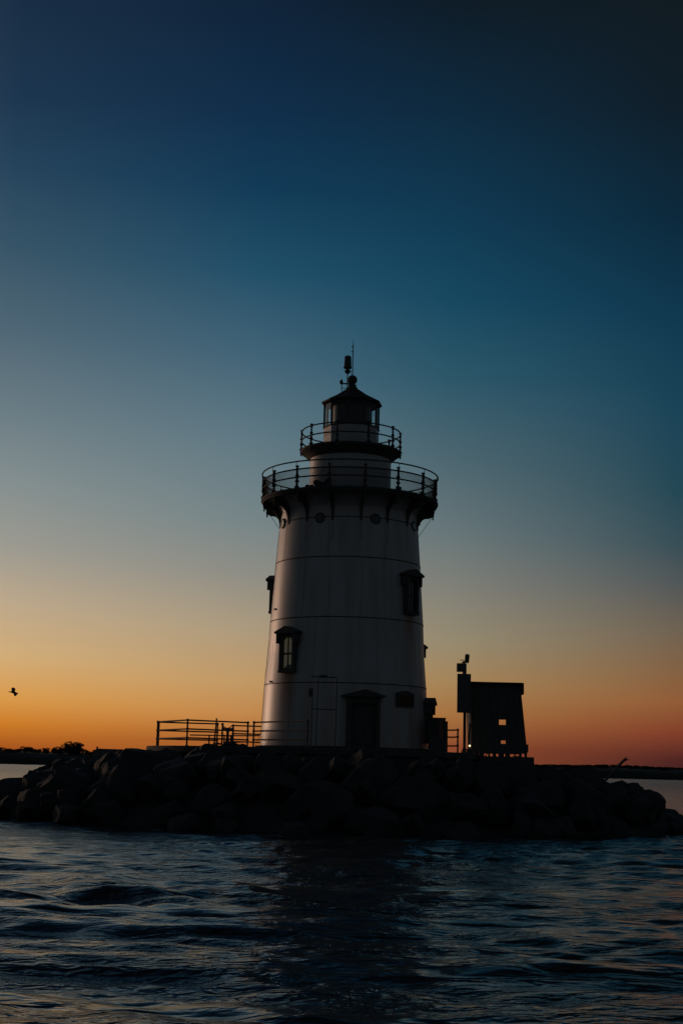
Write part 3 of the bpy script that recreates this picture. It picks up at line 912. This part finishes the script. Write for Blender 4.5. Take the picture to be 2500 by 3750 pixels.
for xl_, xr_ in ((1724, 1737), (1756, 1772), (1804.5, 1813.5), (1825.5, 1836.5), (1850.5, 1867), (1903.5, 1910), (1921, 1929)):
    for yy in (-depth + .1, depth - .1):
        c_ = hx((xl_ + xr_) / 2, 2765); hw_ = (xr_ - xl_) / 2 * hk * (1 if yy < 0 else .7)
        MB().box(c_ - hw_, c_ + hw_, yy - .08, yy + .08, -.02, BL[1] + .002).build('leg', m_wood, hut)
MB().tube([(hx(1776, 2770), -depth + .1, .0), (hx(1786, 2760), -depth + .1, BL[1])], .025, 5).tube([(hx(1877, 2771), -depth, .04), (hx(1905, 2771), -depth, .03)], .02, 5).build('brace', m_iron, hut)
# pipe up the left side of the hut
sp = MB().tube([(hx(1719.5, 2740), -.9, -.0), (hx(1718, 2700), -.9, hzz(1718, 2700)), (hx(1722, 2655), -.9, hzz(1722, 2655)), (hx(1719, 2650), -.9, hzz(1719, 2650))], .04, 6)
sp.build('drain_pipe', m_iron, hut)
# small lit lamp
lY = 64.3; lp_ = at(1719, 2732, lY)
lamp = empty('small_lamp', (lp_.x, lY, PIER_Z), 'tiny lit lamp low between the sign mast and the hut', 'lamp')
hh = lp_.z - PIER_Z
MB().tube([(0, 0, 0), (0, 0, hh - .04)], .02, 6).box(-.12, .12, -.08, .08, 0, .2).build('stand', m_iron, lamp)
m_bulb = bpy.data.materials.new('lit_bulb'); m_bulb.use_nodes = True
_p = m_bulb.node_tree.nodes['Principled BSDF']; _p.inputs['Emission Color'].default_value = (1, .72, .42, 1); _p.inputs['Emission Strength'].default_value = 2.2
MB().ball((0, 0, hh), .042).build('bulb', m_bulb, lamp, True)
# concrete slab under the hut's right side
sb0 = at(1955, 2776, 63.7)
slab = empty('concrete_slab', (u0.x, 66, HZ - .5), 'thick concrete slab under the hut at the right edge of the pier', 'slab')
MB().box(-1.15, sb0.x - u0.x, -2.3, 1.9, -1.2, .498).build('block', m_conc, slab)

# ------------------------------------------------------------------ rocks
def mound_h(x, y):                             # height of the pile at (x, y) relative to the tower axis
    front = y < 0
    a = 16.6 if x > 0 else 16.6
    b = 16.6 if front else 13.5
    q = math.hypot(x / a, y / b)
    h = 2.75 * max(0.0, 1 - max(0, (q - .58) / .42) ** 2.0)
    return h if q < 1 else -1.2 * (q - 1) * 6
mb = MB(); NR, NA = 40, 120
vs = []; fs = []
for i in range(NR + 1):
    q = i / NR * 1.12
    for k in range(NA):
        a = 2 * PI * k / NA
        x = q * 16.6 * math.sin(a); y = q * (16.6 if math.cos(a) > 0 else 13.5) * -math.cos(a)
        h = mound_h(x, y) - .75 + .35 * noise.noise(Vector((x * .5, y * .5, 0)))
        vs.append((x, y, max(h, -1.5)))
for i in range(NR):
    for k in range(NA):
        k2 = (k + 1) % NA
        fs.append((i * NA + k, i * NA + k2, (i + 1) * NA + k2, (i + 1) * NA + k))
g = mb.add(vs, fs).build('rock_ground', m_rock, None, True, 60)
g.location = (X0, D, 0)
tag(g, kind='structure')

import bmesh
def boulder_mesh(seed):
    random.seed(seed)
    bm = bmesh.new(); bmesh.ops.create_icosphere(bm, subdivisions=4, radius=1)
    off = Vector((seed * 7.3, seed * 1.7, 0))
    planes = []
    for i in range(19):
        d = Vector((random.gauss(0, 1), random.gauss(0, 1), random.gauss(0, 1))).normalized()
        planes.append((d, random.uniform(.48, .80)))
    for v in bm.verts:
        p = v.co.copy()
        for d, h in planes:
            k = p.dot(d)
            if k > h: p -= d * (k - h) * .985
        p += v.normal * (.09 * noise.noise(p * 1.8 + off) + .035 * noise.noise(p * 6 + off))
        v.co = p
    me = bpy.data.meshes.new('boulder'); bm.to_mesh(me); bm.free()
    me.polygons.foreach_set('use_smooth', [True] * len(me.polygons))
    me.set_sharp_from_angle(angle=rad(17))
    me.materials.append(m_rock)
    return me
BM = [boulder_mesh(s) for s in range(1, 8)]
def boulder(x, y, z, sx, sy, sz, label='dark wet boulder in the pile round the lighthouse pier', group='boulders piled round the lighthouse pier', rz=None, tilt=.3):
    o = bpy.data.objects.new('boulder', random.choice(BM))
    col.objects.link(o)
    o.location = (x, y, z); o.scale = (sx, sy, sz)
    o.rotation_euler = (random.uniform(-tilt, tilt), random.uniform(-tilt, tilt), random.uniform(0, 6.28) if rz is None else rz)
    return tag(o, label, 'rock', group)
CR_ = [(-300, 2870), (15, 2868), (60, 2868), (80, 2892), (92, 2866), (121, 2842), (160, 2806), (200, 2792), (390, 2759), (500, 2753), (545, 2744), (600, 2746), (1250, 2758), (1690, 2772), (1740, 2786), (1955, 2808),
       (2150, 2826), (2200, 2868), (2230, 2862), (2267, 2866), (2283, 2884), (2340, 2884), (2380, 2922), (2425, 2972), (2500, 3000), (2700, 3050)]
CRX = [a for a, b in CR_]; CRY = [b for a, b in CR_]
random.seed(21)
placed = []
tries = 0
while len(placed) < 285 and tries < 40000:
    tries += 1
    a = random.uniform(0, 2 * PI); q = math.sqrt(random.uniform(.27, 1.02))
    x = q * 16.2 * math.sin(a); y = q * (16.4 if math.cos(a) > 0 else 13.2) * -math.cos(a)
    if math.hypot(x - PX, y) < PR + .1 or (5.2 < x < 9 and abs(y) < 2.6): continue
    if y > 3 and random.random() < .6: continue
    s = random.choice([random.uniform(.4, .7), random.uniform(.5, 1.1)])
    if any((x - u) ** 2 + (y - w) ** 2 < (.56 * (s + t)) ** 2 for u, w, t in placed): continue
    h = mound_h(x, y)
    top = h + .2
    z = min(h - s * .4, 2.75 - s * .9)
    # keep the pile below the silhouette seen in the photograph
    xx = X0 + x
    lim = 2.75
    if x > 11.6: lim = np.interp(x, [11.6, 13, 14.2, 15, 16.2], [1.9, 1.75, 1.2, .6, .2])
    if x < -13.0: lim = np.interp(-x, [13.0, 14.2, 14.8, 16.2], [2.1, 1.4, .8, 1.0])
    z = min(z, lim - s * .9)
    if z < -s * .7: continue
    for _ in range(40):                        # the pile's crest follows the outline seen from the water
        px_, py_ = proj((X0 + x, D + y, z + s * .98))
        if py_ >= np.interp(px_, CRX, CRY): break
        z -= .05
    if z < -s * .7: continue
    placed.append((x, y, s))
    if x < PX - PR: zone = 'left end of'
    elif x > 7: zone = 'right end of'
    elif y < 0: zone = 'front of'
    else: zone = 'back of'
    lab = {'left end of': 'dark boulder in the pile left of the pier', 'right end of': 'dark boulder in the pile right of the pier',
           'front of': 'dark boulder in the pile between the pier and the open water in front', 'back of': 'dark boulder in the pile behind the pier'}[zone]
    boulder(X0 + x, D + y, z, s * random.uniform(1.15, 1.6), s * random.uniform(1.15, 1.6), s * random.uniform(1.0, 1.35), lab, 'boulders at the ' + zone + ' the pier')
# the ones that shape the outline
def outline(xp, yp, Y, s, label, sz=.8, grp=None):
    p = at(xp, yp, Y)
    return boulder(p.x, Y, p.z - s * sz * .98, s * 1.3, s * 1.25, s * sz * 1.3, label, grp, tilt=.12)
outline(38, 2862, 65, .95, 'rounded boulder at the far left end of the pile, alone against pale water', 1.0)
outline(137, 2812, 66, .62, 'upright blocky boulder on the left shoulder of the pile against the water', 1.1)
outline(110, 2862, 65, .8, 'sloping boulder right beside the gap at the left end of the pile', .9)
outline(190, 2800, 66.5, 1.1, 'broad boulder at the top left of the pile under the far shore', .8)
outline(2250, 2853, 66, .75, 'boulder at the top of the right hand rocks beside the leaning log', .8)
outline(2318, 2878, 65.5, .62, 'flat topped boulder on the right slope below the leaning log', .9)
outline(2352, 2890, 65.2, .5, 'small boulder on the right slope beside the flat topped one', .9)
outline(2412, 2946, 64, .5, 'small boulder between the midway one and the low right end', .9)
outline(2380, 2914, 64.5, .5, 'rounded boulder midway down the right end slope', .85)
outline(2436, 2966, 63.5, .55, 'low boulder near the waterline at the right end', .7)
outline(2486, 2998, 63, .8, 'last low boulder of the pile, touching the right edge', .45)
outline(2458, 2984, 62.6, .8, 'flat low boulder next to the last one at the right edge', .45)

# driftwood
pA, pB = at(2205, 2868, 66), at(2288, 2782, 66)
lg = empty('driftwood_log', (pA.x, 66, pA.z), 'weathered log that leans up from the right hand rocks', 'log')
v = pB - pA
MB().tube([(-.25, 0, -.35), v * .35, v * .75 + Vector((0, 0, .03)), v], .055, 8, r2=.065).build('trunk', m_drift, lg, True)
MB().tube([v * .97, v * 1.0 + Vector((.06, 0, .10))], .06, 8, r2=.03).tube([v * .96, v * 1.0 + Vector((.16, 0, .0))], .05, 8, r2=.02).build('broken_end', m_drift, lg, True)
pC = at(2207, 2870, 66.2)
sk = MB().tube([(0, 0, -.1), (.03, 0, .28)], .03, 6).build('stick', m_drift, None, True); sk.location = pC
tag(sk, 'short upright stick wedged in the rocks below the leaning log', 'stick')

# ------------------------------------------------------------------ far shore
LD = 1500.0
def land_profile():
    pts = [(-2600, 2690), (-1200, 2700), (-500, 2725), (0, 2742), (80, 2743), (160, 2750), (230, 2752), (320, 2752), (420, 2752), (535, 2752), (700, 2760), (1000, 2770), (1300, 2780), (1600, 2790),
           (1955, 2801), (2130, 2803.5), (2220, 2802), (2330, 2805), (2400, 2810), (2500, 2813), (3000, 2830), (4200, 2862)]
    res = []
    for x, y in pts:
        p = at(x, y, LD); res.append((p.x, p.z))
    return res
LPf = land_profile()
lx = [p[0] for p in LPf]; lz = [p[1] for p in LPf]
nx_ = 600; vs = []; fs = []
rows = [(-4, -1.5), (0, .12), (25, .6), (60, .82), (120, 1.0), (300, 1.03), (700, .9), (1000, -.2)]
xs_ = np.linspace(lx[0], lx[-1], nx_)
for dy, k in rows:
    for x in xs_:
        h = float(np.interp(x, lx, lz)) - .3
        nz = 1.2 * noise.noise(Vector((x * .02, dy * .02, 1.0))) + .8 * noise.noise(Vector((x * .09, dy * .05, 5)))
        vs.append((x * (1 + dy / LD), LD + dy, (h + nz) * k + (0 if k > 0 else -1)))
for i in range(len(rows) - 1):
    for j in range(nx_ - 1):
        fs.append((i * nx_ + j, i * nx_ + j + 1, (i + 1) * nx_ + j + 1, (i + 1) * nx_ + j))
ld = MB().add(vs, fs).build('far_shore', m_land, None, True, 70)
tag(ld, kind='structure')

def tree_meshes(seed):
    random.seed(seed)
    tr = MB().tube([(0, 0, 0), (.02, 0, .25), (.0, .02, .55)], .03, 6, r2=.015)
    for i in range(4):
        a = random.uniform(0, 6.28); tr.tube([(0, 0, .3), (.18 * math.cos(a), .18 * math.sin(a), .55)], .012, 4, r2=.005)
    cr = MB()
    lobes = [(Vector((random.gauss(0, .16), random.gauss(0, .16), random.uniform(.22, .84))), random.uniform(.15, .25)) for _ in range(13)]
    for c_, r in lobes:
        for i in range(130):
            d = Vector((random.gauss(0, 1), random.gauss(0, 1), random.gauss(0, 1))).normalized() * r * random.uniform(.6, 1.08)
            p = c_ + d; s = random.uniform(.025, .055)
            u = Vector((random.gauss(0, 1), random.gauss(0, 1), random.gauss(0, 1))).normalized(); w = u.cross(d).normalized()
            cr.add([p - u * s, p + w * s, p + u * s, p - w * s], [(0, 1, 2, 3)])
    return tr, cr
TM = []
for s in range(3):
    t_, c_ = tree_meshes(30 + s)
    r0 = bpy.data.objects.new('tree', None); col.objects.link(r0)
    a = t_.build('trunk', m_bark, r0); b = c_.build('crown', m_leaf, r0)
    TM.append((r0, a, b))
used = set()
def tree(xp, ytop, wpx, label, i=None, dy=0):
    i = random.randrange(3) if i is None else i
    Y = LD + 60 + dy
    top = at(xp, ytop, Y)
    gz = (float(np.interp(top.x, lx, lz)) - .5) * .80
    H = max(3.5, top.z - gz); Wd = wpx * Y / F_PX
    r0, a, b = TM[i]
    if i in used:
        r = r0.copy(); col.objects.link(r)
        for ch in (a, b):
            cc = ch.copy(); col.objects.link(cc); cc.parent = r
    else:
        r = r0; used.add(i)
    r.location = (top.x, Y, gz); r.scale = (Wd / .72, Wd / .72, H); r.rotation_euler = (0, 0, random.uniform(0, 6.28))
    return tag(r, label, 'tree', 'trees on the far shore')
random.seed(5)
tree(272, 2719, 62, 'largest domed tree on the far left shore, highest on that skyline', 0)
tree(252, 2726, 50, 'broad tree merging with the left flank of the tallest far tree', 1)
tree(291, 2726, 26, 'narrow tree just right of the largest tree on the far shore', 2)
tree(95, 2735, 28, 'flat topped tree nearest the left edge of the far shore', 1)
tree(116, 2736, 28, 'flat topped tree just right of the one nearest the left edge', 2)
tree(140, 2744, 26, 'low tree between the flat topped trees and the small pointed tree', 0)
tree(170, 2740, 24, 'small pointed tree in the middle of the far left treeline', 0)
tree(203, 2736, 26, 'small square topped tree left of the largest far tree', 1)
tree(222, 2737, 22, 'slim tree touching the left side of the largest far trees', 2)
tree(320, 2746, 26, 'low tree between the largest tree and the long far building', 2)
tree(30, 2741, 45, 'low wide tree at the left edge of the far shore', 1)
tree(62, 2742, 40, 'low wide tree second from the left edge on the far shore', 2)
tree(-30, 2736, 60, 'wide low tree beyond the left edge of the far shore', 0)
for i in range(26):
    x = 1972 + i * 21 + random.uniform(-5, 5)
    y = np.interp(x, [1955, 2130, 2220, 2330, 2400, 2500], [2801, 2803.5, 2802, 2805, 2810, 2813]) - 1.0 + random.uniform(-.6, .6)
    tree(x, y, random.uniform(36, 54), 'low dark tree in the even far treeline, left of the leaning log' if x < 2240 else 'low dark tree in the even far treeline, right of the leaning log', None, random.uniform(0, 40))
# long low building with a chimney
bY = LD + 50
pa, pb = at(343, 2745, bY), at(474, 2745, bY)
gz = (float(np.interp((pa.x + pb.x) / 2, lx, lz)) - 1.5) * .72
hb = empty('long_building', ((pa.x + pb.x) / 2, bY, gz - 1), 'long low gabled building with a chimney on the far left shore', 'building')
hwid = (pb.x - pa.x) / 2; ez = at(400, 2751, bY).z - gz + 1; rz = at(400, 2743.0, bY).z - gz + 1
MB().box(-hwid, hwid, -6, 6, 0, ez).build('wall', m_farwall, hb)
rf = MB().add([(-hwid - 1, -6.6, ez - .1), (hwid + 1, -6.6, ez - .1), (hwid + 1, 6.6, ez - .1), (-hwid - 1, 6.6, ez - .1), (-hwid + 5, 0, rz), (hwid - 1, 0, rz - .3)],
              [(0, 1, 5, 4), (2, 3, 4, 5), (0, 4, 3), (1, 2, 5), (0, 3, 2, 1)]).build('roof', m_farroof, hb)
cx_ = at(356, 2740, bY).x - (pa.x + pb.x) / 2
MB().box(cx_ - .9, cx_ + .9, -.9, .9, ez, at(356, 2735, bY).z - gz + 1).build('chimney', m_farwall, rf)
for i in range(7):
    xx = -hwid + 3 + i * (2 * hwid - 6) / 6
    MB().box(xx - .8, xx + .8, -6.05, -5.95, ez - 3.2, ez - 1.6).build('window', m_farroof, hb)

# ------------------------------------------------------------------ gull
BY = 70.0; bc = at(52, 2533, BY); bk = BY / F_PX * 1.12
def bp(x, y, dy=0.0):                          # px offsets in the crop around the bird, real metres, with depth
    return Vector(((x - 135) * .3827 * bk, dy, -(y - 215) * .3827 * bk))
bird = empty('gull', bc, 'dark gull banking with spread wings low in the sky at the left edge', 'bird')
def loft(secs, n=10):
    m = MB(); vs = []; fs = []
    for c_, ra_, rb_, ax in secs:
        ax = ax.normalized(); a = ax.cross(Vector((0, 1, 0))).normalized(); b = ax.cross(a).normalized()
        for k in range(n):
            t = 2 * PI * k / n
            vs.append(c_ + a * ra_ * math.cos(t) + b * rb_ * math.sin(t))
    for i in range(len(secs) - 1):
        for k in range(n):
            k2 = (k + 1) % n
            fs.append((i * n + k, i * n + k2, (i + 1) * n + k2, (i + 1) * n + k))
    fs.append(tuple(range(n))); fs.append(tuple(range(len(secs) * n - 1, (len(secs) - 1) * n - 1, -1)))
    return m.add(vs, fs)
ax = Vector((1, .3, -.12)); u_ = bk * .3827
secs = [(bp(86, 221, -.10), .5 * u_, .5 * u_, ax), (bp(93, 220, -.09), 2 * u_, 2 * u_, ax), (bp(101, 219, -.07), 4.5 * u_, 4.5 * u_, ax), (bp(110, 219, -.05), 5 * u_, 5 * u_, ax), (bp(120, 220, -.02), 9 * u_, 9 * u_, ax),
        (bp(132, 222, 0), 11 * u_, 10 * u_, ax), (bp(145, 226, .04), 8 * u_, 7 * u_, ax), (bp(156, 230, .08), 6 * u_, 2 * u_, ax), (bp(163, 233, .12), 7 * u_, 1 * u_, ax)]
loft(secs).build('body', m_feather, bird, True)
def wing(pts_lead, pts_trail, th, name='wing'):
    m = MB(); n = len(pts_lead); vs = []; fs = []
    for a, b in zip(pts_lead, pts_trail):
        nrm_ = Vector((.5, -.7, .5)).normalized() * th
        mid = (a + b) / 2
        vs += [a, mid + nrm_, b, mid - nrm_ * .3]
    for i in range(n - 1):
        for k in range(4):
            k2 = (k + 1) % 4
            fs.append((i * 4 + k, i * 4 + k2, (i + 1) * 4 + k2, (i + 1) * 4 + k))
    fs += [(0, 1, 2, 3), tuple(range(4 * n - 1, 4 * n - 5, -1))]
    return m.add(vs, fs).build(name, m_feather, bird, True)
wing([bp(118, 222), bp(108, 205, .10), bp(99, 192, .25), bp(97, 182, .36), bp(102, 177, .42)], [bp(142, 220), bp(138, 205, .10), bp(136, 194, .25), bp(124, 183, .36), bp(109, 178, .42)], 3 * u_)
wing([bp(128, 226), bp(137, 238, -.10), bp(143, 247, -.25), bp(154, 255, -.36), bp(165, 257, -.42)], [bp(150, 221), bp(161, 229, -.10), bp(169, 238, -.25), bp(172, 248, -.36), bp(170, 255, -.42)], 3 * u_)
